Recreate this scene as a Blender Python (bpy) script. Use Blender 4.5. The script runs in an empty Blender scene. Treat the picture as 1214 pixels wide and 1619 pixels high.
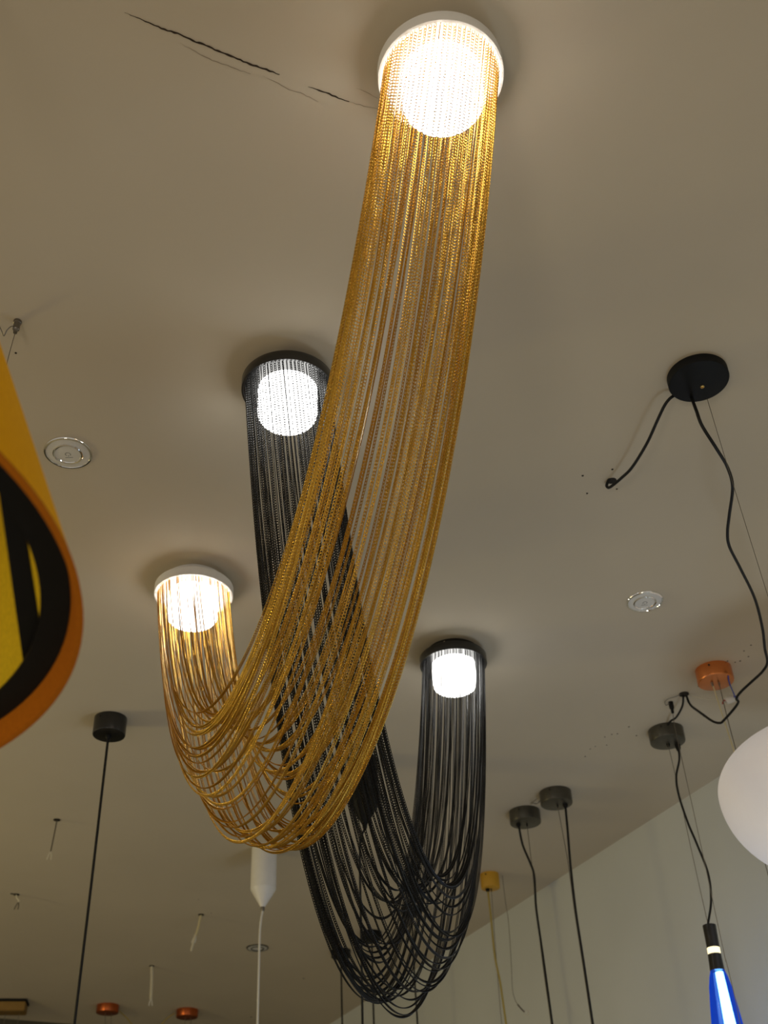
import bpy, bmesh, math, random
import numpy as np
from mathutils import Vector, Matrix

random.seed(7)
rng = np.random.default_rng(11)
scene = bpy.context.scene
COL = scene.collection

# ------------------------------------------------------------------ camera geometry
F, CX, CY = 1856.0, 607.0, 809.5          # focal length and centre, in pixels of the 1214x1619 frame
HC, CAMZ = 3.4, 1.6                       # ceiling height, eye height
_up = np.array([(505.0 - CX) / F, -(-1616.0 - CY) / F, -1.0]); _up /= np.linalg.norm(_up)
_fh = np.array([0, 0, -1.0]); _fh = _fh - _up * (_fh @ _up); _fh /= np.linalg.norm(_fh)
_rt = np.cross(_fh, _up)
_a = math.radians(26.8)
R = np.array([math.sin(_a) * _fh + math.cos(_a) * _rt, math.cos(_a) * _fh - math.sin(_a) * _rt, _up])
EYE = np.array([0.0, 0.0, CAMZ])
FWD = np.array([math.sin(_a), math.cos(_a), 0.0])     # horizontal viewing direction
RGT = np.array([math.cos(_a), -math.sin(_a), 0.0])


def ray(px, py):
    return R @ np.array([(px - CX) / F, -(py - CY) / F, -1.0])


def ceil_pt(px, py, h=0.0):
    """Where the sight line through a pixel meets the plane h below the ceiling."""
    d = ray(px, py)
    return EYE + d * ((HC - h - CAMZ) / d[2])


def hang_pt(px, py, anchor, shift=0.0):
    """Where it meets the upright plane through ANCHOR that faces the viewer."""
    d = ray(px, py)
    return EYE + d * (((anchor - EYE) @ FWD + shift) / (d @ FWD))


def depth_of(P):
    return -(R.T @ (np.asarray(P) - EYE))[2]


# ------------------------------------------------------------------ materials
def mat(name, color, rough=0.5, metal=0.0, emit=None, strength=0.0, coat=0.0, noise=0.0, nscale=40.0, bump=0.0, trans=0.0, spec=0.5, sss=0.0, subsurf=0.0):
    m = bpy.data.materials.new(name); m.use_nodes = True
    nt = m.node_tree; b = nt.nodes['Principled BSDF']
    b.inputs['Base Color'].default_value = (*color, 1)
    b.inputs['Roughness'].default_value = rough
    b.inputs['Metallic'].default_value = metal
    b.inputs['Coat Weight'].default_value = coat
    b.inputs['Transmission Weight'].default_value = trans
    b.inputs['Specular IOR Level'].default_value = spec
    if emit:
        b.inputs['Emission Color'].default_value = (*emit, 1)
        b.inputs['Emission Strength'].default_value = strength
    if noise or bump:
        tc = nt.nodes.new('ShaderNodeTexCoord'); nz = nt.nodes.new('ShaderNodeTexNoise')
        nz.inputs['Scale'].default_value = nscale; nz.inputs['Detail'].default_value = 5
        nt.links.new(tc.outputs['Object'], nz.inputs['Vector'])
        if noise:
            r = nt.nodes.new('ShaderNodeValToRGB')
            lo = tuple(max(0, c * (1 - noise)) for c in color); hi = tuple(min(1, c * (1 + noise)) for c in color)
            r.color_ramp.elements[0].color = (*lo, 1); r.color_ramp.elements[1].color = (*hi, 1)
            r.color_ramp.elements[0].position = .3; r.color_ramp.elements[1].position = .7
            nt.links.new(nz.outputs['Fac'], r.inputs['Fac']); nt.links.new(r.outputs['Color'], b.inputs['Base Color'])
        if bump:
            bp = nt.nodes.new('ShaderNodeBump'); bp.inputs['Strength'].default_value = bump; bp.inputs['Distance'].default_value = .002
            nt.links.new(nz.outputs['Fac'], bp.inputs['Height']); nt.links.new(bp.outputs['Normal'], b.inputs['Normal'])
    return m


M = {}
M['ceiling'] = mat('ceiling_paint', (.60, .525, .405), .92, noise=.035, nscale=1.7, spec=.2)
M['wall'] = mat('wall_paint', (.66, .685, .665), .9, noise=.03, nscale=2.5, spec=.2)
M['dark_wall'] = mat('dark_back_wall', (.07, .065, .045), .8, noise=.1, nscale=3)
M['floor'] = mat('floor_tile', (.46, .42, .36), .45, noise=.06, nscale=3)
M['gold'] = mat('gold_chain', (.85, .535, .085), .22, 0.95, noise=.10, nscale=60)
M['gold_worn'] = mat('gold_chain_painted_shadow', (.44, .20, .010), .34, 0.95, noise=.10, nscale=60)  # darker gold, paints crevice shade into the sides of the links
M['black_chain_worn'] = mat('black_chain_painted_shadow', (.004, .004, .004), .45, 0.0, noise=.1, nscale=60, spec=.25)  # the same painted-in crevice shade for the black links
M['black_chain'] = mat('black_chain', (.006, .006, .006), .30, 0.0, noise=.1, nscale=60, spec=.35)
M['white_metal'] = mat('white_lacquer', (.82, .80, .76), .4, noise=.02)
M['black_lacquer'] = mat('black_lacquer', (.008, .008, .008), .3, 0, coat=.25, noise=.1)
M['black_matt'] = mat('black_matt', (.006, .006, .006), .6, noise=.1, spec=.2)
M['dark_nickel'] = mat('dark_nickel', (.078, .072, .055), .34, .5, noise=.1)
M['diffuser'] = mat('lit_diffuser', (.9, .9, .9), .5, emit=(1, .985, .94), strength=10, noise=.01)
M['copper'] = mat('copper_canopy', (.72, .24, .07), .24, .75, noise=.06)
M['copper_dark'] = mat('copper_canopy_dark', (.50, .12, .03), .28, .8, noise=.15)
M['yellow_paint'] = mat('yellow_canopy', (.62, .33, .02), .45, noise=.04)
M['yellow_felt'] = mat('yellow_shade_felt', (1.0, .46, .003), .95, noise=.10, nscale=260, bump=.25, spec=.1)
M['yellow_inside'] = mat('yellow_shade_lining', (.80, .56, .02), .9, noise=.08, nscale=200, spec=.1)
M['orange_edge'] = mat('orange_shade_edge', (.48, .14, .006), .9, noise=.06, nscale=200, spec=.1)
M['cable'] = mat('black_cable', (.008, .008, .008), .55, noise=.1, spec=.3)
M['steel'] = mat('steel_wire', (.20, .18, .15), .4, .8, noise=.05)
M['white_cord'] = mat('white_cord', (.72, .70, .64), .6, noise=.03)
M['cream_cord'] = mat('cream_cord', (.60, .52, .30), .6, noise=.03)
M['yellow_cord'] = mat('ochre_cord', (.40, .30, .07), .6, noise=.03)
M['clear_cord'] = mat('clear_cord', (.62, .57, .44), .35, noise=.03)
M['brass'] = mat('brass', (.75, .50, .16), .3, .9, noise=.03)
M['chrome'] = mat('polished_chrome', (.86, .85, .82), .10, 1.0, noise=.01)
M['frost'] = mat('frosted_lens', (.74, .72, .67), .35, noise=.02)
M['print'] = mat('printed_mark', (.10, .10, .09), .6, noise=.02)
M['hole'] = mat('screw_hole', (.02, .015, .01), .9, noise=.02)
M['crack'] = mat('plaster_crack', (.035, .022, .012), .95, noise=.2)
M['hairline'] = mat('hairline_crack', (.32, .27, .20), .95, noise=.1)
M['opal'] = mat('opal_glass', (.80, .75, .72), .75, noise=.01, emit=(1, .94, .91), strength=.20, spec=.15)  # faint glow added to the unlit globe to lift its tone
M['ring_lit'] = mat('lit_ring', (.8, .7, .4), .3, emit=(1, .85, .5), strength=1.6, noise=.01)
M['olive_box'] = mat('bronze_canopy', (.26, .15, .035), .5, .3, noise=.06)
M['blue_wire'] = mat('blue_wire', (.03, .05, .35), .5, noise=.02)
M['red_wire'] = mat('red_wire', (.38, .05, .03), .5, noise=.02)

# blue glass round a lit white tube
m = bpy.data.materials.new('blue_glass'); m.use_nodes = True
nt = m.node_tree; nt.nodes.remove(nt.nodes['Principled BSDF']); N_ = nt.nodes
tr = N_.new('ShaderNodeBsdfTransparent'); tr.inputs['Color'].default_value = (.16, .42, 1, 1)
em = N_.new('ShaderNodeEmission'); em.inputs['Color'].default_value = (.004, .085, .80, 1); em.inputs['Strength'].default_value = .62
gs = N_.new('ShaderNodeBsdfGlossy'); gs.inputs['Roughness'].default_value = .08
m1 = N_.new('ShaderNodeMixShader'); m2 = N_.new('ShaderNodeMixShader'); lw = N_.new('ShaderNodeLayerWeight'); lw.inputs['Blend'].default_value = .35
mr = N_.new('ShaderNodeMapRange'); mr.inputs['To Min'].default_value = .45; mr.inputs['To Max'].default_value = .95
nt.links.new(lw.outputs['Facing'], mr.inputs['Value']); nt.links.new(mr.outputs['Result'], m1.inputs['Fac'])
nt.links.new(tr.outputs[0], m1.inputs[1]); nt.links.new(em.outputs[0], m1.inputs[2])
m2.inputs['Fac'].default_value = .05
nt.links.new(m1.outputs[0], m2.inputs[1]); nt.links.new(gs.outputs[0], m2.inputs[2])
nt.links.new(m2.outputs[0], nt.nodes['Material Output'].inputs['Surface'])
M['blue_glass'] = m
M['tube_lit'] = mat('lit_tube', (.9, .9, .9), .5, emit=(.88, .96, 1), strength=16, noise=.01)


# ------------------------------------------------------------------ mesh helpers
def obj(name, bm, material, parent=None, smooth=True):
    me = bpy.data.meshes.new(name)
    bmesh.ops.recalc_face_normals(bm, faces=bm.faces)
    bm.to_mesh(me); bm.free()
    if smooth:
        me.polygons.foreach_set('use_smooth', [True] * len(me.polygons))
        try:
            me.set_sharp_from_angle(angle=math.radians(38))
        except Exception:
            pass
    me.materials.append(M[material])
    o = bpy.data.objects.new(name, me); COL.objects.link(o)
    if parent is not None:
        o.parent = parent
        o.matrix_parent_inverse = Matrix.Translation(-Vector(parent.location))
    return o


def thing(name, label, cat, loc, group=None):
    o = bpy.data.objects.new(name, None); COL.objects.link(o)
    o.empty_display_size = .05
    o.location = Vector(loc); o['label'] = label; o['category'] = cat
    if group: o['group'] = group
    return o


def tag(o, label, cat, group=None):
    o['label'] = label; o['category'] = cat
    if group: o['group'] = group
    return o


def struct(name, bm, material, parent=None, smooth=False):
    o = obj(name, bm, material, parent, smooth); o['kind'] = 'structure'
    return o


def add_box(bm, x0, x1, y0, y1, z0, z1, bevel=0.0):
    r = bmesh.ops.create_cube(bm, size=1)
    for v in r['verts']:
        v.co = Vector(((x0 + x1) / 2 + v.co.x * (x1 - x0), (y0 + y1) / 2 + v.co.y * (y1 - y0), (z0 + z1) / 2 + v.co.z * (z1 - z0)))
    if bevel:
        es = list({e for v in r['verts'] for e in v.link_edges})
        bmesh.ops.bevel(bm, geom=es, offset=bevel, segments=2, affect='EDGES')
    return bm


def box(*a, **k):
    return add_box(bmesh.new(), *a, **k)


def add_lathe(bm, c, prof, axis=None, n=48, closed=True):
    """Turn a profile of (radius, distance along the axis from c); the axis points down unless given."""
    ax = Vector(axis if axis is not None else (0, 0, -1)).normalized()
    u = ax.orthogonal().normalized(); v = ax.cross(u)
    c = Vector(c); rings = []
    for r, d in prof:
        if r < 1e-6:
            rings.append([bm.verts.new(c + ax * d)])
        else:
            rings.append([bm.verts.new(c + ax * d + (u * math.cos(2 * math.pi * k / n) + v * math.sin(2 * math.pi * k / n)) * r) for k in range(n)])
    for A, B in zip(rings[:-1], rings[1:]):
        for k in range(n):
            q = [A[k % len(A)], A[(k + 1) % len(A)], B[(k + 1) % len(B)], B[k % len(B)]]
            q = list(dict.fromkeys(q))
            if len(q) >= 3:
                try: bm.faces.new(q)
                except ValueError: pass
    return bm


def lathe(c, prof, axis=None, n=48):
    return add_lathe(bmesh.new(), c, prof, axis, n)


def smooth_path(pts, per=8):
    P = [np.asarray(p, float) for p in pts]
    if len(P) < 3:
        return P
    P = [2 * P[0] - P[1]] + P + [2 * P[-1] - P[-2]]
    out = []
    for i in range(1, len(P) - 2):
        a, b, c, d = P[i - 1:i + 3]
        for k in range(per):
            t = k / per
            out.append(.5 * (2 * b + (c - a) * t + (2 * a - 5 * b + 4 * c - d) * t * t + (3 * b - a - 3 * c + d) * t ** 3))
    out.append(P[-2])
    return out


def add_tube(bm, pts, r, sides=8, per=8):
    P = [Vector(p) for p in smooth_path(pts, per)]
    rr = r if callable(r) else (lambda t: r)
    ref = None; rings = []
    for i, p in enumerate(P):
        t = (P[min(i + 1, len(P) - 1)] - P[max(i - 1, 0)]).normalized()
        if ref is None: ref = t.orthogonal().normalized()
        ref = (ref - t * ref.dot(t)).normalized(); w = t.cross(ref)
        q = rr(i / max(1, len(P) - 1))
        rings.append([bm.verts.new(p + (ref * math.cos(2 * math.pi * k / sides) + w * math.sin(2 * math.pi * k / sides)) * q) for k in range(sides)])
    for A, B in zip(rings[:-1], rings[1:]):
        for k in range(sides):
            bm.faces.new([A[k], A[(k + 1) % sides], B[(k + 1) % sides], B[k]])
    bm.faces.new(rings[0]); bm.faces.new(rings[-1])
    return bm


def tube(pts, r, sides=8, per=8):
    return add_tube(bmesh.new(), pts, r, sides, per)


# ------------------------------------------------------------------ the setting
XW, YB = 2.874, 7.115
XL, YF = -4.2, -3.4
ceiling = struct('ceiling', box(XL, XW + .12, YF, YB + .12, HC, HC + .12), 'ceiling')
struct('wall_right', box(XW, XW + .12, YF, YB + .12, -.1, HC), 'wall')
struct('wall_back', box(XL, XW, YB, YB + .12, -.1, HC), 'dark_wall')
struct('floor', box(XL, XW, YF, YB, -.1, 0), 'floor')


def ribbon(pxpts, w, jag=.0):
    bm = bmesh.new(); P = []
    for (a, b), (c, d) in zip(pxpts[:-1], pxpts[1:]):
        n = max(2, int(math.hypot(c - a, d - b) / 5))
        for k in range(n):
            t = k / n; P.append((a + (c - a) * t, b + (d - b) * t))
    P.append(pxpts[-1])
    pts = [ceil_pt(x, y, .0008) for x, y in P]
    prev = None
    for i, p in enumerate(pts):
        t = pts[min(i + 1, len(pts) - 1)] - pts[max(i - 1, 0)]; t /= np.linalg.norm(t)
        nrm = np.array([t[1], -t[0], 0])
        f = min(1, i / (len(pts) * .35) + .15) * (1 if i < len(pts) - 3 else .6)
        p = p + nrm * rng.normal(0, jag)
        h = w * f * (0.7 + .6 * rng.random()) / 2
        A, B = bm.verts.new(p + nrm * h), bm.verts.new(p - nrm * h)
        if prev: bm.faces.new([prev[0], prev[1], B, A])
        prev = (A, B)
    return bm


def ceiling_mark(name, bm, m):
    o = obj(name, bm, m, ceiling, smooth=False)
    o['kind'] = 'structure'
    return o


ceiling_mark('crack', ribbon([(197, 20), (230, 34), (265, 48), (281, 53), (300, 62), (330, 74), (365, 89), (400, 103), (442, 118)], .0034, .0006), 'crack')
ceiling_mark('crack', ribbon([(487, 137), (500, 141), (520, 149), (540, 157), (552, 161)], .0032, .0006), 'crack')
ceiling_mark('hairline_crack', ribbon([(284, 67), (312, 84), (340, 97), (370, 108), (396, 117)], .0013, .0006), 'hairline')
ceiling_mark('hairline_crack', ribbon([(415, 120), (440, 132), (458, 142), (480, 149), (503, 161)], .0013, .0006), 'hairline')
ceiling_mark('hairline_crack', ribbon([(552, 161), (575, 168), (598, 172)], .0013, .0006), 'hairline')
ceiling_mark('hairline_crack', ribbon([(563, 139), (580, 146), (597, 156)], .0013, .0006), 'hairline')
for x, y, s in [(921, 752, 3.2), (968, 742, 3.0), (928, 780, 2.8), (975, 773, 2.6), (25, 558, 2.6),
                (1187, 1020, 2.6), (1176, 1029, 2.4), (1183, 1038, 2.6), (1170, 1045, 3.0), (1162, 1047, 2.4), (1150, 1045, 2.6),
                (1104, 1085, 2.8), (994, 1149, 3), (1006, 1163, 3), (956, 1165, 2.6), (967, 1161, 2.6), (976, 1160, 2.6), (959, 1178, 2.6),
                (933, 1184, 2.6), (925, 1196, 2.8), (941, 1180, 2.2), (480, 1547, 5.5), (397, 1608, 6), (314, 1422, 2.4), (334, 1444, 2.4)]:
    p = ceil_pt(x, y)
    ceiling_mark('screw_hole', lathe(p, [(0, -.001), (s * .001, -.001), (s * .0009, .0008), (0, .0008)], n=12), 'hole')


# ------------------------------------------------------------------ chain lamps
def catenary(P, Q, L, pitch):
    d = math.hypot(*(Q[:2] - P[:2])); v = Q[2] - P[2]
    k = math.sqrt(L * L - v * v) / d
    lo, hi = 1e-6, 50.0
    for _ in range(80):
        mid = (lo + hi) / 2
        if math.sinh(mid) / mid < k: lo = mid
        else: hi = mid
    a = d / (2 * lo); xm = d / 2 - a * math.atanh(v / L)
    s0 = a * math.sinh(-xm / a)
    n = max(4, int(L / pitch))
    s = np.linspace(s0, s0 + L, n)
    x = a * np.arcsinh(s / a)
    z = a * np.cosh(x / a); z = z - z[0] + P[2]
    t = (x + xm) / d
    return np.stack([P[0] + (Q[0] - P[0]) * t, P[1] + (Q[1] - P[1]) * t, z], 1)


def link_template(length, width, wire, nu, nv):
    """One oval link: points (along, across, through) and quads."""
    V = []
    hl, hw = (length - wire) / 2, (width - wire) / 2
    for i in range(nu):
        a = 2 * math.pi * i / nu
        ca, sa = math.cos(a), math.sin(a)
        cx = hl * math.copysign(abs(ca) ** .85, ca); cy = hw * math.copysign(abs(sa) ** .85, sa)
        nx, ny = ca / hl, sa / hw
        q = math.hypot(nx, ny); nx /= q; ny /= q
        for j in range(nv):
            b = 2 * math.pi * (j + .5) / nv
            V.append((cx + nx * math.cos(b) * wire / 2, cy + ny * math.cos(b) * wire / 2, math.sin(b) * wire / 2))
    Q = []
    for i in range(nu):
        for j in range(nv):
            Q.append((i * nv + j, i * nv + (j + 1) % nv, ((i + 1) % nu) * nv + (j + 1) % nv, ((i + 1) % nu) * nv + j))
    return np.array(V), np.array(Q)


def chain_mesh(name, pts, roll, pitch, width, wire, material, nu=8, nv=4, length=1.66):
    n = len(pts)
    T = np.gradient(pts, axis=0); T /= np.linalg.norm(T, axis=1)[:, None]
    side = np.cross(T[n // 4], [0, 0, 1.0]); side /= np.linalg.norm(side)       # the chain hangs in one upright plane
    B = np.tile(side, (n, 1)); N = np.cross(T, B)
    ang = roll + np.cumsum(rng.normal(0, .015, n)) + np.linspace(0, rng.normal(0, .8), n)
    A1 = B * np.cos(ang)[:, None] + N * np.sin(ang)[:, None]
    A2 = np.cross(T, A1)
    tau, tw = math.radians(9), math.radians(23)      # a curb link leans out of the chain's line and is twisted in it
    along = T * math.cos(tau) + A2 * math.sin(tau)
    across0 = A1; thru0 = np.cross(along, across0)
    across = across0 * math.cos(tw) + thru0 * math.sin(tw); thru = np.cross(along, across)
    V0, Q0 = link_template(pitch * length, width, wire, nu, nv)
    V = pts[:, None, :] + V0[None, :, 0:1] * along[:, None, :] + V0[None, :, 1:2] * across[:, None, :] + V0[None, :, 2:3] * thru[:, None, :]
    V = V.reshape(-1, 3).astype(np.float32)
    Q = (Q0[None] + (np.arange(n) * len(V0))[:, None, None]).reshape(-1, 4).astype(np.int32)
    me = bpy.data.meshes.new(name)
    me.vertices.add(len(V)); me.vertices.foreach_set('co', V.ravel())
    me.loops.add(Q.size); me.loops.foreach_set('vertex_index', Q.ravel())
    me.polygons.add(len(Q))
    me.polygons.foreach_set('loop_start', np.arange(0, Q.size, 4, dtype=np.int32))
    me.polygons.foreach_set('use_smooth', np.ones(len(Q), dtype=bool))
    me.polygons.foreach_set('material_index', np.tile((np.arange(len(Q0)) % nv) % 2, n).astype(np.int32))   # faces j=1,3 lie towards and away from the hole, painted darker as shade
    me.update(calc_edges=True)
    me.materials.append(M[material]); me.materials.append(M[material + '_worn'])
    return me


def lamp_canopy(t, c, r, metal, screw):
    k = r / .105
    body = obj('canopy', lathe(c, [(0, 0), (.080 * k, 0), (.080 * k, .019), (.0985 * k, .0205), (.103 * k, .0215), (.105 * k, .024), (.105 * k, .0475), (.1042 * k, .049),
                                   (.1005 * k, .049), (.1000 * k, .048), (.1000 * k, .0455), (0, .0455)], n=96), metal, t)
    for a in (.5, 2.2, 3.9, 5.4):
        d = Vector((math.cos(a), math.sin(a), 0))
        obj('screw', lathe(Vector(c) + d * (.0795 * k) + Vector((0, 0, -.009)), [(0, 0), (.0028, 0), (.0028, .002), (.0015, .003), (0, .003)], axis=d, n=12), screw, body)
    obj('diffuser', lathe(Vector(c), [(0, .0445), (.067 * k, .0445), (.067 * k, .108), (.0655 * k, .117), (.061 * k, .1235), (.054 * k, .127), (.03 * k, .1285), (0, .1285)], n=64), 'diffuser', t)


def chain_lamp(name, label, c1, c2, rcan, rring, N, L0, k, kp, jit, wild, pitch, width, wire, chain_m, metal, screw):
    mid = (c1 + c2) / 2; mid[2] = HC
    t = thing(name, label, 'chandelier', mid)
    for c in (c1, c2):
        lamp_canopy(t, (c[0], c[1], HC), rcan, metal, screw)
    e = c2 - c1; e[2] = 0; e /= np.linalg.norm(e); p = np.array([e[1], -e[0], 0])
    zt = HC - .0470
    bias = 0
    for i in range(N):
        f = 2 * math.pi * i / N
        g = f + rng.normal(0, .02)
        P = c1 + rring * (math.cos(f) * e + math.sin(f) * p); Q = c2 + rring * (-math.cos(g) * e + math.sin(g) * p)
        P[2] = Q[2] = zt
        if i % 3 == 0: bias = rng.normal(0, jit)
        L = L0 - k * math.cos(f) + kp * math.sin(f) + bias + rng.normal(0, jit * .5)
        if rng.random() < wild: L += rng.normal(0, .07)
        pts = catenary(P, Q, L, pitch)
        # the two ends are not quite in line: a slow sideways wander between them
        s = np.linspace(0, 1, len(pts)); w = np.sin(np.pi * s)
        pts = pts + (p * rng.normal(0, .004) + e * rng.normal(0, .003))[None] * w[:, None]
        me = chain_mesh('chain', pts, rng.normal(0, .55), pitch, width, wire, chain_m)
        o = bpy.data.objects.new('chain', me); COL.objects.link(o); o.parent = t
        o.matrix_parent_inverse = Matrix.Translation(-Vector(t.location))
    return t


G1, G2 = ceil_pt(697, 125, .05), ceil_pt(306, 943, .05)
B1, B2 = ceil_pt(455, 620, .05), ceil_pt(717, 1053, .05)
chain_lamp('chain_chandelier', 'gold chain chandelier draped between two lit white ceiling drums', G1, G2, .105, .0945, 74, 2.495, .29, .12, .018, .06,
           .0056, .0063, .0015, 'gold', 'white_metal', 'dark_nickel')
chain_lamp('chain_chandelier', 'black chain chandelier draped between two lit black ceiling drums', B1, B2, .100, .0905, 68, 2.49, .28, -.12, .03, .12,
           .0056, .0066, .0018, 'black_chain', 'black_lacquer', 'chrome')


# ------------------------------------------------------------------ pendants
def canopy(t, px, py, D, h, m, name='canopy', bevel=.004, screws=True, screw_m='hole'):
    """A round ceiling canopy whose lower face is centred on the pixel."""
    c = ceil_pt(px, py, h); c[2] = HC; r = D / 2
    o = obj(name, lathe(c, [(0, 0), (r, 0), (r, h - bevel), (r - bevel * .3, h - bevel * .3), (r - bevel, h), (0, h)], n=56), m, t)
    if screws:
        for a in (-2.5, .35):
            d = Vector((math.cos(a), math.sin(a), 0))
            obj('screw', lathe(Vector(c) + d * (r - .0005) + Vector((0, 0, -.012)), [(0, 0), (.003, 0), (.003, .003), (0, .0035)], axis=d, n=10), screw_m, o)
    return o, c


def cord_path(pts, anchor, end_py=1760):
    out = [hang_pt(x, y, anchor) for x, y in pts]
    return out


def run_down(pts, py=1760):
    """Carry a cord's pixel path on in its last direction, past the lower edge of the frame."""
    (a, b), (c, d) = pts[-2], pts[-1]
    return pts + [(c + (c - a) * (py - d) / (d - b), py)]


def ferrule(t, c, dz, r=.006, L=.012, m='steel', name='cord_grip'):
    return obj(name, lathe((c[0], c[1], HC - dz + .001), [(0, 0), (r, 0), (r, L * .5), (r * .6, L), (0, L)], n=14), m, t)


# tall black drum with straight black cord, left
def plain_pendant(label, px, py, D, h, m, cords, group=None, grip=True, name='pendant_lamp'):
    c0 = ceil_pt(px, py, h)
    t = thing(name, label, 'pendant lamp', (c0[0], c0[1], HC), group)
    o, c = canopy(t, px, py, D, h, m)
    for pts, r, cm, nm in cords:
        P = [hang_pt(x, y, c0) for x, y in run_down(pts)]
        P[0][2] = max(P[0][2], HC - h - .002) if P[0][2] > HC - h - .03 else P[0][2]
        q = P[0].copy(); q[2] = HC - h + .004
        obj(nm, tube([q] + P if abs(q[2] - P[0][2]) > .008 else [q] + P[1:], r), cm, t)
        if grip: ferrule(o, q, h, r * 2.2, .014, 'black_matt' if m != 'copper' else 'steel')
    return t


plain_pendant('tall black drum canopy with one straight thick black cord', 172, 1163, .104, .060, 'black_lacquer',
              [([(171, 1166), (144, 1400), (118, 1615)], .0042, 'cable', 'cord')])


def bullet_pendant(label, px, py, m, cm, r_cord, cord_px, group):
    c = ceil_pt(px, py)
    t = thing('pendant_lamp', label, 'pendant lamp', c, group)
    R0 = .0500
    b = obj('canopy', lathe(c, [(0, 0), (R0 * .99, 0), (R0, .003), (R0, .164), (R0 * .98, .169), (R0 * .22, .233), (R0 * .20, .236), (0, .236)], n=56), m, t)
    obj('cord_nut', lathe(c, [(0, .233), (.0080, .233), (.0080, .246), (.006, .252), (0, .252)], n=20), 'steel' if m == 'white_metal' else 'black_matt', b)
    P = [np.array([c[0], c[1], HC - .25])] + [hang_pt(x, y, c) for x, y in run_down(cord_px)]
    obj('cord', tube(P, r_cord), cm, t)
    return t


bullet_pendant('white bullet-shaped ceiling canopy with pointed tip and white cord', 418, 1341, 'white_metal', 'white_cord', .0042, [(411, 1470), (409, 1540), (407, 1619)], 'bullet canopies behind the chain lamps')
bullet_pendant('black bullet-shaped ceiling canopy with pointed tip behind black chains', 574, 1201, 'black_matt', 'cable', .0040, [(569, 1340), (571, 1480), (573, 1619)], 'bullet canopies behind the chain lamps')

plain_pendant('round black canopy at the lower left edge of the black chains', 539, 1514, .095, .034, 'black_matt', [([(539, 1520), (540, 1570), (541, 1619)], .0046, 'cable', 'cord')], 'black canopies seen through the black chains')
plain_pendant('round black canopy with grey cord, left of the lowest black chain loops', 587, 1486, .098, .034, 'black_matt', [([(588, 1490), (589, 1550), (591, 1619)], .0046, 'cable', 'cord')], 'black canopies seen through the black chains')
plain_pendant('round black canopy behind the knot of black chains', 651, 1447, .090, .034, 'black_matt', [([(651, 1452), (655, 1540), (660, 1619)], .0042, 'cable', 'cord')], 'black canopies seen through the black chains')

plain_pendant('small mustard yellow drum canopy with ochre cord by the black chains', 775.5, 1405, .080, .062, 'yellow_paint',
              [([(771, 1408), (776, 1450), (782, 1510), (790, 1550), (796, 1590), (800, 1619)], .0042, 'yellow_cord', 'cord'), ([(777, 1410), (784, 1510), (793, 1619)], .0011, 'steel', 'wire')])

plain_pendant('dark grey canopy with wavy black cord, nearer the black chains', 831, 1302, .118, .048, 'dark_nickel',
              [([(820, 1309), (826, 1335), (838, 1364), (844, 1382), (846, 1410), (848, 1440), (858, 1510), (873, 1619)], .0042, 'cable', 'cord'), ([(834, 1312), (842, 1380), (846, 1420), (856, 1510), (871, 1619)], .0013, 'steel', 'wire')], 'pair of dark grey canopies')
plain_pendant('dark grey canopy with straighter black cord, nearer the pale wall', 880, 1272, .118, .048, 'dark_nickel',
              [([(893, 1268), (897, 1310), (902, 1370), (910, 1440), (923, 1525), (937, 1619)], .0044, 'cable', 'cord'), ([(882, 1279), (890, 1320), (898, 1364), (908, 1440), (921, 1525), (935, 1619)], .0013, 'steel', 'wire')], 'pair of dark grey canopies')

# twisted wires joining the pair
bm = bmesh.new()
for pts in ([(838, 1270), (845, 1266), (850, 1262), (856, 1260)], [(838, 1272), (843, 1270), (850, 1270), (856, 1264)], [(840, 1268), (848, 1271), (853, 1266), (857, 1262)]):
    add_tube(bm, [ceil_pt(x, y, .012) for x, y in pts], .0012, 6)
tag(obj('wire', bm, 'steel'), 'tangle of thin wires joining the two dark grey canopies', 'wire')

# copper canopy with two thin cords and a tail to the terminal
plain_pendant('shiny orange copper canopy above the white globe lamp', 1132, 1079, .112, .046, 'copper',
              [([(1126, 1082), (1145, 1140), (1163, 1196), (1180, 1250)], .0019, 'cream_cord', 'cord'), ([(1137, 1082), (1151, 1140), (1166, 1196), (1183, 1262)], .0013, 'steel', 'wire')])
for nm, x, lab in (('copper', (169.5, 1602), 'round copper canopy next to the long straight black cord'), ('copper', (295.5, 1609), 'round copper canopy standing apart to the right of its twin')):
    px, py = x
    c0 = ceil_pt(px, py, .04)
    plain_pendant(lab, px, py, .120, .040, 'copper_dark', [([(px - 3, py + 2), (px - 3.6, py + 30)], .0012, 'steel', 'wire'), ([(px + 6, py + 2), (px + 5.6, py + 30)], .0012, 'steel', 'wire')], 'copper canopies by the dark back wall', grip=False)
c = ceil_pt(189, 1599); P = [ceil_pt(189, 1599, .01), ceil_pt(200, 1609, .03), ceil_pt(212, 1622, .08), ceil_pt(232, 1630, .10), ceil_pt(252, 1622, .08), ceil_pt(264, 1610, .04), ceil_pt(276, 1602, .01)]
tag(obj('cord', tube(P, .003), 'yellow_cord'), 'ochre cord slung between the two copper canopies', 'cord')

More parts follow.
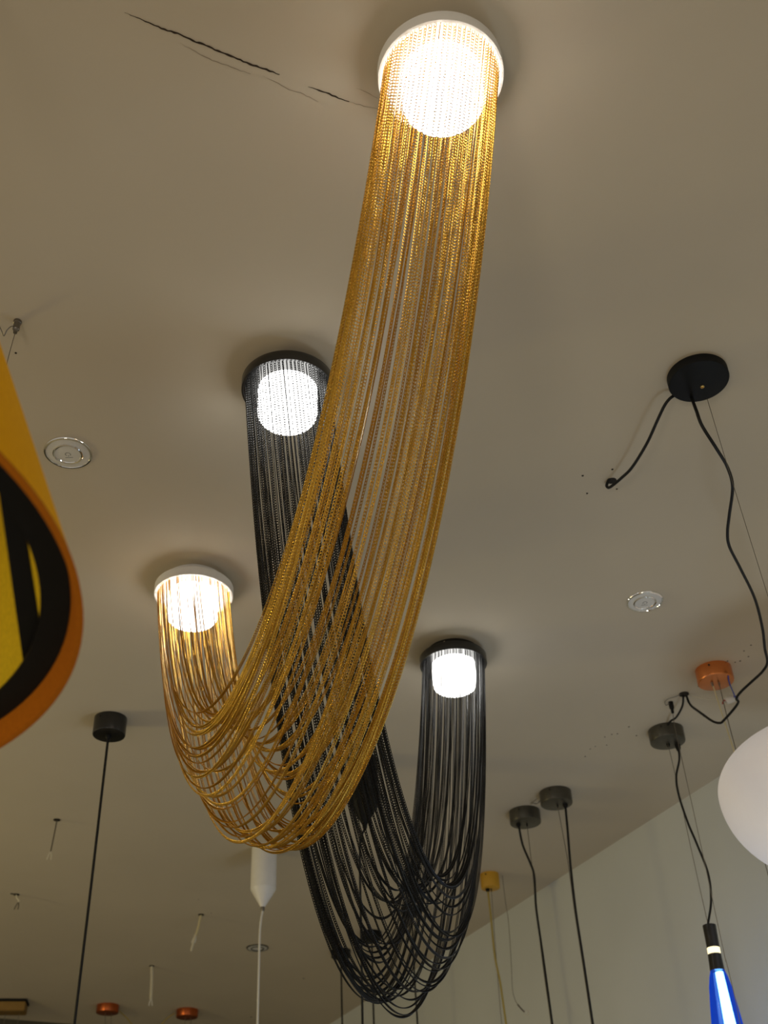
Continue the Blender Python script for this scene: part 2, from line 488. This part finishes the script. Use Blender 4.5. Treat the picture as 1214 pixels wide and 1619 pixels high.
# bronze rectangular canopy at the lower left corner
a, b = ceil_pt(-40, 1583), ceil_pt(43, 1583)
t = thing('pendant_lamp', 'long flat bronze rectangular canopy by the dark back wall', 'pendant lamp', (a + b) / 2)
L = np.linalg.norm(b - a); d = (b - a) / L
bm = box(-L / 2, L / 2, -.05, .05, -.06, -.012, bevel=.004)
bm.transform(Matrix.Translation(Vector((a + b) / 2)) @ Matrix.Rotation(math.atan2(d[1], d[0]), 4, 'Z')); obj('canopy', bm, 'olive_box', t)
bm = box(-L / 2 - .006, L / 2 + .006, -.056, .056, -.013, 0, bevel=.002)
bm.transform(Matrix.Translation(Vector((a + b) / 2)) @ Matrix.Rotation(math.atan2(d[1], d[0]), 4, 'Z')); obj('backplate', bm, 'black_matt', t)
for f in (.62, .88):
    q = a + (b - a) * f; obj('wire', tube([q + (0, 0, -.05), q + (0, 0, -.5), q + (0, 0, -1.0)], .0012), 'steel', t)

# flat round black canopy, right, with two cables and a fine wire
c0 = ceil_pt(1105, 604, .022)
t = thing('pendant_lamp', 'flat round black canopy with brass centre screw and two black cables', 'pendant lamp', (c0[0], c0[1], HC))
o, c = canopy(t, 1105, 604, .133, .022, 'black_matt', screws=False, bevel=.003)
q = ceil_pt(1110, 611, .022)
obj('screw', lathe(q, [(0, -.002), (.0045, -.002), (.0045, .002), (.0022, .0028), (.0022, .001), (0, .001)], n=18), 'brass', o)
L1 = [(1066, 625, .012), (1058, 631, .022), (1050, 642, .032), (1039, 665, .045), (1022, 702, .050), (999, 739, .040), (982, 756, .030), (969, 767, .022), (962, 771, .016), (959, 767, .008), (963, 758, .001), (967, 757, -.004)]
obj('cable', tube([ceil_pt(x, y, h) for x, y, h in L1], .0036, 10), 'cable', t)
hp = ceil_pt(967, 760)
tag(obj('cable_hole', lathe(hp, [(0, -.001), (.012, -.001), (.012, .0006), (.009, .0012), (0, .0009)], n=24), 'hole'), 'dark drilled hole where the black cable loops into the ceiling', 'hole')
g_an = ceil_pt(1081, 1097)
L2 = [(1091, 619), (1093, 628), (1101, 650), (1110, 673.5), (1133, 710), (1150, 739), (1158, 770), (1153, 813), (1150, 841), (1153, 864), (1170, 898), (1193, 946), (1205, 992), (1209, 1025), (1213, 1047), (1205, 1062), (1188, 1078), (1172, 1093), (1164, 1104), (1167, 1110),
      (1160, 1121), (1144, 1139), (1138, 1143), (1126, 1140), (1106, 1126), (1091, 1114), (1084, 1098)]
n2 = len(L2); s_far = (g_an - c0) @ FWD
P = []
acc = [0.0]
for (a_, b_), (c_, d_) in zip(L2[:-1], L2[1:]): acc.append(acc[-1] + math.hypot(c_ - a_, d_ - b_))
for i, (x, y) in enumerate(L2):
    u = acc[i] / acc[-1]
    P.append(hang_pt(x, y, c0, s_far * max(0, (u - .12) / .88) ** 1.1 if i > 1 else 0))
P[0] = ceil_pt(1091, 622, .018); P[1] = ceil_pt(1094, 631, .026); P[-1] = ceil_pt(1084, 1097, -.003)
P[-2] = ceil_pt(1091, 1114, .04)
obj('cable', tube(P, .0037, 10), 'cable', t)
P = [hang_pt(x, y, c0) for x, y in run_down([(1118, 634), (1166, 789), (1214, 943)], 1100)]; P[0] = ceil_pt(1117, 628, .020)
obj('wire', tube(P, .0007, 6), 'steel', t)

# pendant with the blue glass
c0 = ceil_pt(1056, 1174, .046)
t = thing('pendant_lamp', 'lit blue glass bottle pendant on dark grey canopy', 'pendant lamp', (c0[0], c0[1], HC))
o, c = canopy(t, 1056, 1174, .118, .046, 'dark_nickel')
W1 = [(1056, 1178), (1068, 1228), (1092, 1340), (1117, 1452), (1120, 1463)]
W2 = [(1071, 1181), (1074, 1198), (1069, 1228), (1073, 1257), (1087, 1300), (1101, 1333), (1119, 1380), (1124, 1423), (1119, 1462)]
P = [hang_pt(x, y, c0) for x, y in W1]; P[0][2] = HC - .042
obj('wire', tube(P, .0011, 6), 'steel', t)
P = [hang_pt(x, y, c0) for x, y in W2]; P[0][2] = HC - .042
obj('cord', tube(P, .0036, 8), 'cable', t)
ferrule(o, ceil_pt(1071, 1178, .046), .046, .009, .022, 'black_matt'); ferrule(o, ceil_pt(1056, 1176, .046), .046, .006, .012, 'black_matt')
top = hang_pt(1121, 1463, c0)
zz = depth_of(top); s = zz / F          # metres to a pixel there
ax = hang_pt(1139, 1562, c0) - top; ax = ax / np.linalg.norm(ax)


def along(py):
    k = (py - 1463) / (1562 - 1463); return float(np.linalg.norm(hang_pt(1121 + 18 * k, py, c0) - top))


r0 = 10.3 * s
sk = obj('lamp_holder', lathe(top, [(0, 0), (r0, 0), (r0 * 1.02, .003), (r0 * .97, along(1499)), (0, along(1499))], ax, 36), 'black_lacquer', t)
obj('lit_ring', lathe(top, [(0, along(1499)), (r0 * .95, along(1499)), (r0 * .95, along(1509)), (0, along(1509))], ax, 36), 'ring_lit', sk)
obj('lower_collar', lathe(top, [(0, along(1509)), (r0 * 1.0, along(1509)), (r0 * 1.10, along(1535)), (0, along(1535))], ax, 36), 'black_lacquer', sk)
gl = along(1535)
pr = [(11, 0), (14, 10), (17, 25), (20, 50), (23.5, 84), (26, 130), (28, 200), (26, 260), (18, 300)]
sl = (along(1562) - along(1463)) / 99.0
prof = [(r_ * s, gl + d_ * sl) for r_, d_ in pr]
sh = obj('glass_shade', lathe(top, [(0, gl - .002)] + prof + [(0, gl + 305 * sl)], ax, 48), 'blue_glass', t)
tb = []
for k in range(9):
    d_ = 2 + k * 32
    tb.append(top + ax * (gl + d_ * sl) + RGT * s * (2.2 + .03 * d_))
obj('light_tube', tube(tb, lambda u: s * (6.0 + 8.0 * u), 16), 'tube_lit', sh)

# grip with a plumb wire, cable grommet and leads beside it
gp = ceil_pt(1060, 1110)
t = thing('cable_gripper', 'small dark wire gripper hanging a plumb wire in front of the blue lamp canopy', 'cable gripper', gp)
obj('body', lathe(gp, [(0, 0), (.0078, 0), (.0078, .022), (.0050, .026), (.0045, .040), (0, .042)], n=18), 'black_matt', t)
P = [np.array([gp[0], gp[1], HC - .038])] + [hang_pt(x, y, gp) for x, y in run_down([(1069, 1160), (1100, 1300), (1143, 1500), (1148, 1520), (1163, 1583), (1170, 1619)])]
obj('wire', tube(P, .0011, 6), 'steel', t)
P = [ceil_pt(x, y, h) for x, y, h in ((1058, 1112, .012), (1053, 1115, .012), (1051, 1110, .01), (1056, 1105, .008), (1069, 1101, .006), (1078, 1096, .002))]
obj('lead', tube(P, .0012, 6), 'steel', t)
t = thing('cable_grommet', 'dark ceiling grommet with a short black cable to the grey canopy', 'cable outlet', g_an)
obj('ring', lathe(g_an, [(0, -.001), (.016, -.001), (.016, .003), (.011, .006), (0, .005)], n=28), 'hole', t)
P = [ceil_pt(1079, 1097, 0), ceil_pt(1080, 1106, .02), ceil_pt(1078, 1118, .035), ceil_pt(1069, 1134, .035), ceil_pt(1060, 1140, .02), ceil_pt(1056, 1145, .008)]
obj('cable', tube(P, .0034, 8), 'cable', t)
P = [ceil_pt(1088, 1099, .002), ceil_pt(1104, 1103, .02), ceil_pt(1122, 1106, .03), ceil_pt(1144, 1107, .035)]
obj('lead', tube(P, .0011, 6), 'clear_cord', t)
tp = ceil_pt(1154, 1106, .04)
t = thing('wire_connector', 'clear wire connector with blue and red ends under copper canopy', 'wire connector', tp)
dd = RGT * .95 + np.array([0, 0, .30]); dd /= np.linalg.norm(dd)
obj('body', lathe(tp - dd * .016, [(0, 0), (.008, 0), (.012, .006), (.012, .026), (.008, .032), (0, .032)], dd, 20), 'frost', t)
for s_, m_ in ((-1, 'red_wire'), (1, 'blue_wire')):
    q = tp + dd * .016 * s_
    obj('wire_end', tube([q - dd * .004 * s_, q + dd * .006 * s_ + (0, 0, .004), q + dd * .012 * s_ + (0, 0, -.006)], .0024, 6), m_, t)
P = [ceil_pt(1151, 1068, .046), ceil_pt(1153, 1080, .05), ceil_pt(1160, 1097, .045), tp + dd * .016]
obj('lead', tube(P, .0022, 6), 'blue_wire', t)

# loose wire hanging by the yellow canopy
an = ceil_pt(794, 1384)
t = thing('loose_wire', 'fine loose wire with a curled clear end beside the yellow canopy', 'wire', an)
P = [an + (0, 0, .002)] + [hang_pt(x, y, an) for x, y in ((799, 1425), (804, 1460), (808, 1520), (810, 1563), (814, 1580), (820, 1591))]
obj('strand', tube(P, .0011, 6), 'steel', t)
P = [hang_pt(x, y, an) for x, y in ((818, 1588), (824, 1595), (829, 1600))]
obj('sleeve', tube(P, .0032, 8), 'steel', t)
P = [hang_pt(x, y, an) for x, y in ((829, 1600), (834, 1598), (835, 1603), (830, 1606))]
obj('terminal', tube(P, .0022, 8), 'clear_cord', t)

# wire gripper, upper left
gp = ceil_pt(28, 508)
t = thing('cable_gripper', 'small steel wire gripper on the ceiling above the yellow shade', 'cable gripper', gp)
obj('body', lathe(gp, [(0, 0), (.0085, 0), (.0085, .006), (.0070, .007), (.0070, .024), (.0045, .027), (.0040, .034), (0, .034)], n=20), 'steel', t)
P = [np.array([gp[0], gp[1], HC - .033])] + [hang_pt(x, y, gp) for x, y in ((14, 562), (0, 620), (-20, 710), (-45, 830))]
obj('wire', tube(P, .0008, 6), 'steel', t)
P = [ceil_pt(x, y, h) for x, y, h in ((26, 517, .02), (18, 516, .022), (11, 522, .03), (6, 531, .035), (2, 522, .03), (-4, 511, .015), (-14, 505, .0))]
obj('lead', tube(P, .0011, 6), 'steel', t)

# bare cable ends poking out of the ceiling
def cable_end(label, hole, pts, r, m, tip):
    c = ceil_pt(*hole)
    t = thing('cable_end', label, 'cable', c, 'bare cable ends on the ceiling')
    obj('grommet', lathe(c, [(0, -.001), (.013, -.001), (.013, .002), (.008, .004), (0, .003)], n=18), 'hole', t)
    P = [c] + [hang_pt(x, y, c) for x, y in pts]
    obj('sheath', tube(P, r), m, t)
    d = P[-1] - P[-2]; d /= np.linalg.norm(d); e = RGT
    for sgn in (-1, 1):
        obj('core', tube([P[-1] - d * .005, P[-1] + d * .015 + e * .006 * sgn, P[-1] + d * .03 + e * .008 * sgn], .0022, 6), tip, t)


cable_end('thin grey cable end hanging near the long straight black cord', (90, 1296), [(86, 1318), (80, 1347)], .0026, 'steel', 'clear_cord')
cable_end('two tone cable end hanging slanted, cream above and white below', (318, 1446), [(313, 1468), (309, 1480)], .0052, 'cream_cord', 'white_cord')
c_ = ceil_pt(318, 1446)
obj('lower_sheath', tube([hang_pt(x, y, c_) for x, y in ((309, 1478), (306, 1490), (302, 1504))], .0055), 'clear_cord', bpy.data.objects[[o.name for o in bpy.data.objects if o.get('label', '').startswith('two tone')][0]])
cable_end('straight white cable end hanging near the copper canopies', (240, 1527), [(240, 1550), (238.5, 1580)], .0075, 'clear_cord', 'white_cord')
cable_end('short curled cable end with a dark hole beside it', (26, 1414), [(27, 1420), (30, 1424), (29, 1427)], .0035, 'clear_cord', 'steel')
p = ceil_pt(19, 1413); ceiling_mark('screw_hole', lathe(p, [(0, -.001), (.008, -.001), (.007, .001), (0, .001)], n=14), 'hole')


# ------------------------------------------------------------------ recessed downlights
def downlight(label, px, py, D, mark, ring_m='chrome'):
    c = ceil_pt(px, py); r = D / 2
    t = thing('downlight', label, 'downlight', c, 'unlit round downlights')
    obj('trim_ring', lathe(c, [(.0, -.002), (r, -.002), (r, .002), (r * .97, .0045), (r * .90, .0055), (r * .88, .0035), (0, .0035)], n=64), ring_m, t)
    obj('face', lathe(c, [(0, .002), (r * .88, .002), (r * .88, .0042), (r * .62, .0050), (0, .0050)], n=64), 'frost', t)
    obj('inner_ring', lathe(c, [(r * .50, .004), (r * .60, .004), (r * .615, .0078), (r * .58, .0090), (r * .53, .0078), (r * .50, .004)], n=64), ring_m, t)
    if mark:
        lens = obj('lens', lathe(c, [(0, .004), (r * .53, .004), (r * .53, .0060), (0, .0065)], n=48), 'frost', t)
        # the tiny printed power-button mark
        bm = bmesh.new(); q = Vector(c) + Vector((0, 0, -.0066))
        u, v = Vector(RGT), Vector(-FWD)
        for k in range(22):
            a0, a1 = .7 + 4.9 * k / 22, .7 + 4.9 * (k + 1) / 22
            vs = [bm.verts.new(q + (u * math.sin(a) * rr + v * -math.cos(a) * rr)) for a, rr in ((a0, .0052), (a1, .0052), (a1, .0066), (a0, .0066))]
            bm.faces.new(vs)
        for x0, x1, y0, y1 in ((-.0007, .0007, -.003, -.0075), (-.009, .009, -.0125, -.0110)):
            bm.faces.new([bm.verts.new(q + u * x + v * y) for x, y in ((x0, y0), (x1, y0), (x1, y1), (x0, y1))])
        obj('printed_mark', bm, 'print', lens, smooth=False)
    else:
        obj('lens', lathe(c, [(0, .004), (r * .53, .004), (r * .53, .0055), (r * .45, .003), (0, .0035)], n=48), 'frost', t)


downlight('chrome rimmed downlight with printed centre, between yellow shade and black lamp', 108, 715, .113, True)
downlight('pale round downlight to the right of the gold chains', 1019, 950, .106, True)
downlight('small dim downlight behind the white cord', 407, 1498, .107, False, 'dark_nickel')

# ------------------------------------------------------------------ big yellow shade, upper left foreground
Zs = .95
d = ray(-518, 936); rc = EYE + d * Zs
RB = 634 * Zs / F
axis = Vector((0, 0, -1))
tilt = Vector(RGT) * .03 + Vector(FWD) * -.105
axis = (axis + tilt).normalized()
tanh_ = math.tan(math.radians(20))
LEN = .55
t = thing('cone_pendant_lamp', 'big yellow felt cone shade with black ring inside its mouth', 'pendant lamp', rc - np.array(axis) * LEN)
RT = RB - LEN * tanh_
apex = Vector(rc) - axis * LEN
th = .006
sh = obj('shade', lathe(apex, [(max(RT, .02), 0), (RB, LEN), ], axis, 128), 'yellow_felt', t)
obj('lining', lathe(apex, [(max(RT, .02) - th, 0), (RB - th - .021 * tanh_, LEN - .0215)], axis, 128), 'yellow_inside', t)
obj('edge_band', lathe(apex, [(RB - .001, LEN - .004), (RB, LEN), (RB - th * .5, LEN + .001), (RB - th, LEN), (RB - th - .020 * tanh_, LEN - .022)], axis, 128), 'orange_edge', t)
ri = RB - th - .021 * tanh_
obj('inner_ring', lathe(apex, [(ri, LEN - .021), (ri - .0255, LEN - .022), (ri - .0255, LEN - .026), (ri, LEN - .026), (ri, LEN - .021)], axis, 128), 'black_matt', t)
obj('top_cap', lathe(apex, [(0, -.004), (max(RT, .02), -.004), (max(RT, .02), .004), (0, .004)], axis, 48), 'black_matt', t)
# a flat black bar bridges the ring
pl = np.array(apex + axis * (LEN - .029)); axn = np.array(axis)


def on_ring(px, py):
    d_ = ray(px, py); return EYE + d_ * (((pl - EYE) @ axn) / (d_ @ axn))


bm = bmesh.new(); vs = []
for px, py in ((40, 1072), (72, 1052), (-8, 735), (24, 740)):
    for off in (0, .004):
        vs.append(bm.verts.new(Vector(on_ring(px, py) - axn * off)))
for f in ((0, 2, 6, 4), (1, 3, 7, 5), (0, 1, 5, 4), (2, 3, 7, 6), (0, 1, 3, 2), (4, 5, 7, 6)): bm.faces.new([vs[k] for k in f])
obj('cross_bar', bm, 'black_matt', t, smooth=False)
cp = Vector((apex.x, apex.y, HC))
obj('cord', tube([apex + Vector((0, 0, -.002)), apex + Vector((0, 0, .05)), cp], .0035), 'cable', t)
obj('canopy', lathe(cp, [(0, 0), (.05, 0), (.05, .02), (.045, .024), (0, .024)], n=40), 'black_matt', t)

# ------------------------------------------------------------------ opal globe, right
ga = ceil_pt(1244, 1010)
gc = hang_pt(1311, 1240, ga)
q = depth_of(gc) / F
t = thing('globe_pendant_lamp', 'unlit white pebble shaped glass globe cut by the right edge', 'pendant lamp', gc)
prof = []
for k in range(41):
    a = math.pi * k / 40
    prof.append((172 * q * math.sin(a) if 0 < k < 40 else 0, -math.cos(a) * q * (98 if k < 20 else 146)))
obj('glass', lathe(gc, prof, (0, 0, -1), 96), 'opal', t)
zt = gc[2] + 97 * q
obj('neck', lathe((gc[0], gc[1], zt), [(0, -.05), (.02, -.05), (.026, -.01), (.026, .02), (0, .02)], n=28), 'black_matt', t)
obj('cord', tube([np.array([gc[0], gc[1], zt + .02]), np.array([gc[0], gc[1], (zt + HC) / 2]), np.array([gc[0], gc[1], HC])], .003), 'cable', t)
obj('canopy', lathe((gc[0], gc[1], HC), [(0, 0), (.045, 0), (.045, .022), (.041, .026), (0, .026)], n=40), 'black_matt', t)

# ------------------------------------------------------------------ light
w = bpy.data.worlds.new('World'); scene.world = w; w.use_nodes = True
bg = w.node_tree.nodes['Background']
bg.inputs['Color'].default_value = (1.0, .93, .82, 1); bg.inputs['Strength'].default_value = .40


def light(name, kind, loc, energy, color, size=.1, rot=(0, 0, 0)):
    l = bpy.data.lights.new(name, kind); l.energy = energy; l.color = color
    if kind == 'AREA': l.shape = 'DISK'; l.size = size
    else: l.shadow_soft_size = size
    o = bpy.data.objects.new(name, l); COL.objects.link(o); o.location = loc; o.rotation_euler = rot
    return o


light('unseen_light', 'POINT', (-1.7, 4.4, 2.6), 56, (1, .82, .33), .22)  # warm lamp out of frame at left, inferred from shadows running right
light('unseen_light', 'POINT', (-1.6, -1.2, 1.3), 58, (1, .88, .70), .35)  # added fill behind the viewer, brightens the ceiling and the yellow cone
light('unseen_light', 'POINT', (2.2, 2.0, 1.0), 20, (.66, .82, 1), .3)  # added cool light below the frame, for the bluish tint on the wall

# ------------------------------------------------------------------ camera
cam = bpy.data.cameras.new('Camera'); co = bpy.data.objects.new('Camera', cam); COL.objects.link(co)
cam.sensor_fit = 'VERTICAL'; cam.sensor_height = 36.0; cam.sensor_width = 36.0 * 1214 / 1619
cam.lens = 36.0 * F / 1619.0
mw = Matrix.Identity(4)
for i in range(3):
    for j in range(3): mw[i][j] = R[i][j]
mw.translation = Vector(EYE)
co.matrix_world = mw
cam.clip_start = .05; cam.clip_end = 60
cam.dof.use_dof = True; cam.dof.focus_distance = 2.25; cam.dof.aperture_fstop = 6.5
scene.camera = co
scene.view_settings.view_transform = 'Standard'
scene.view_settings.look = 'None'
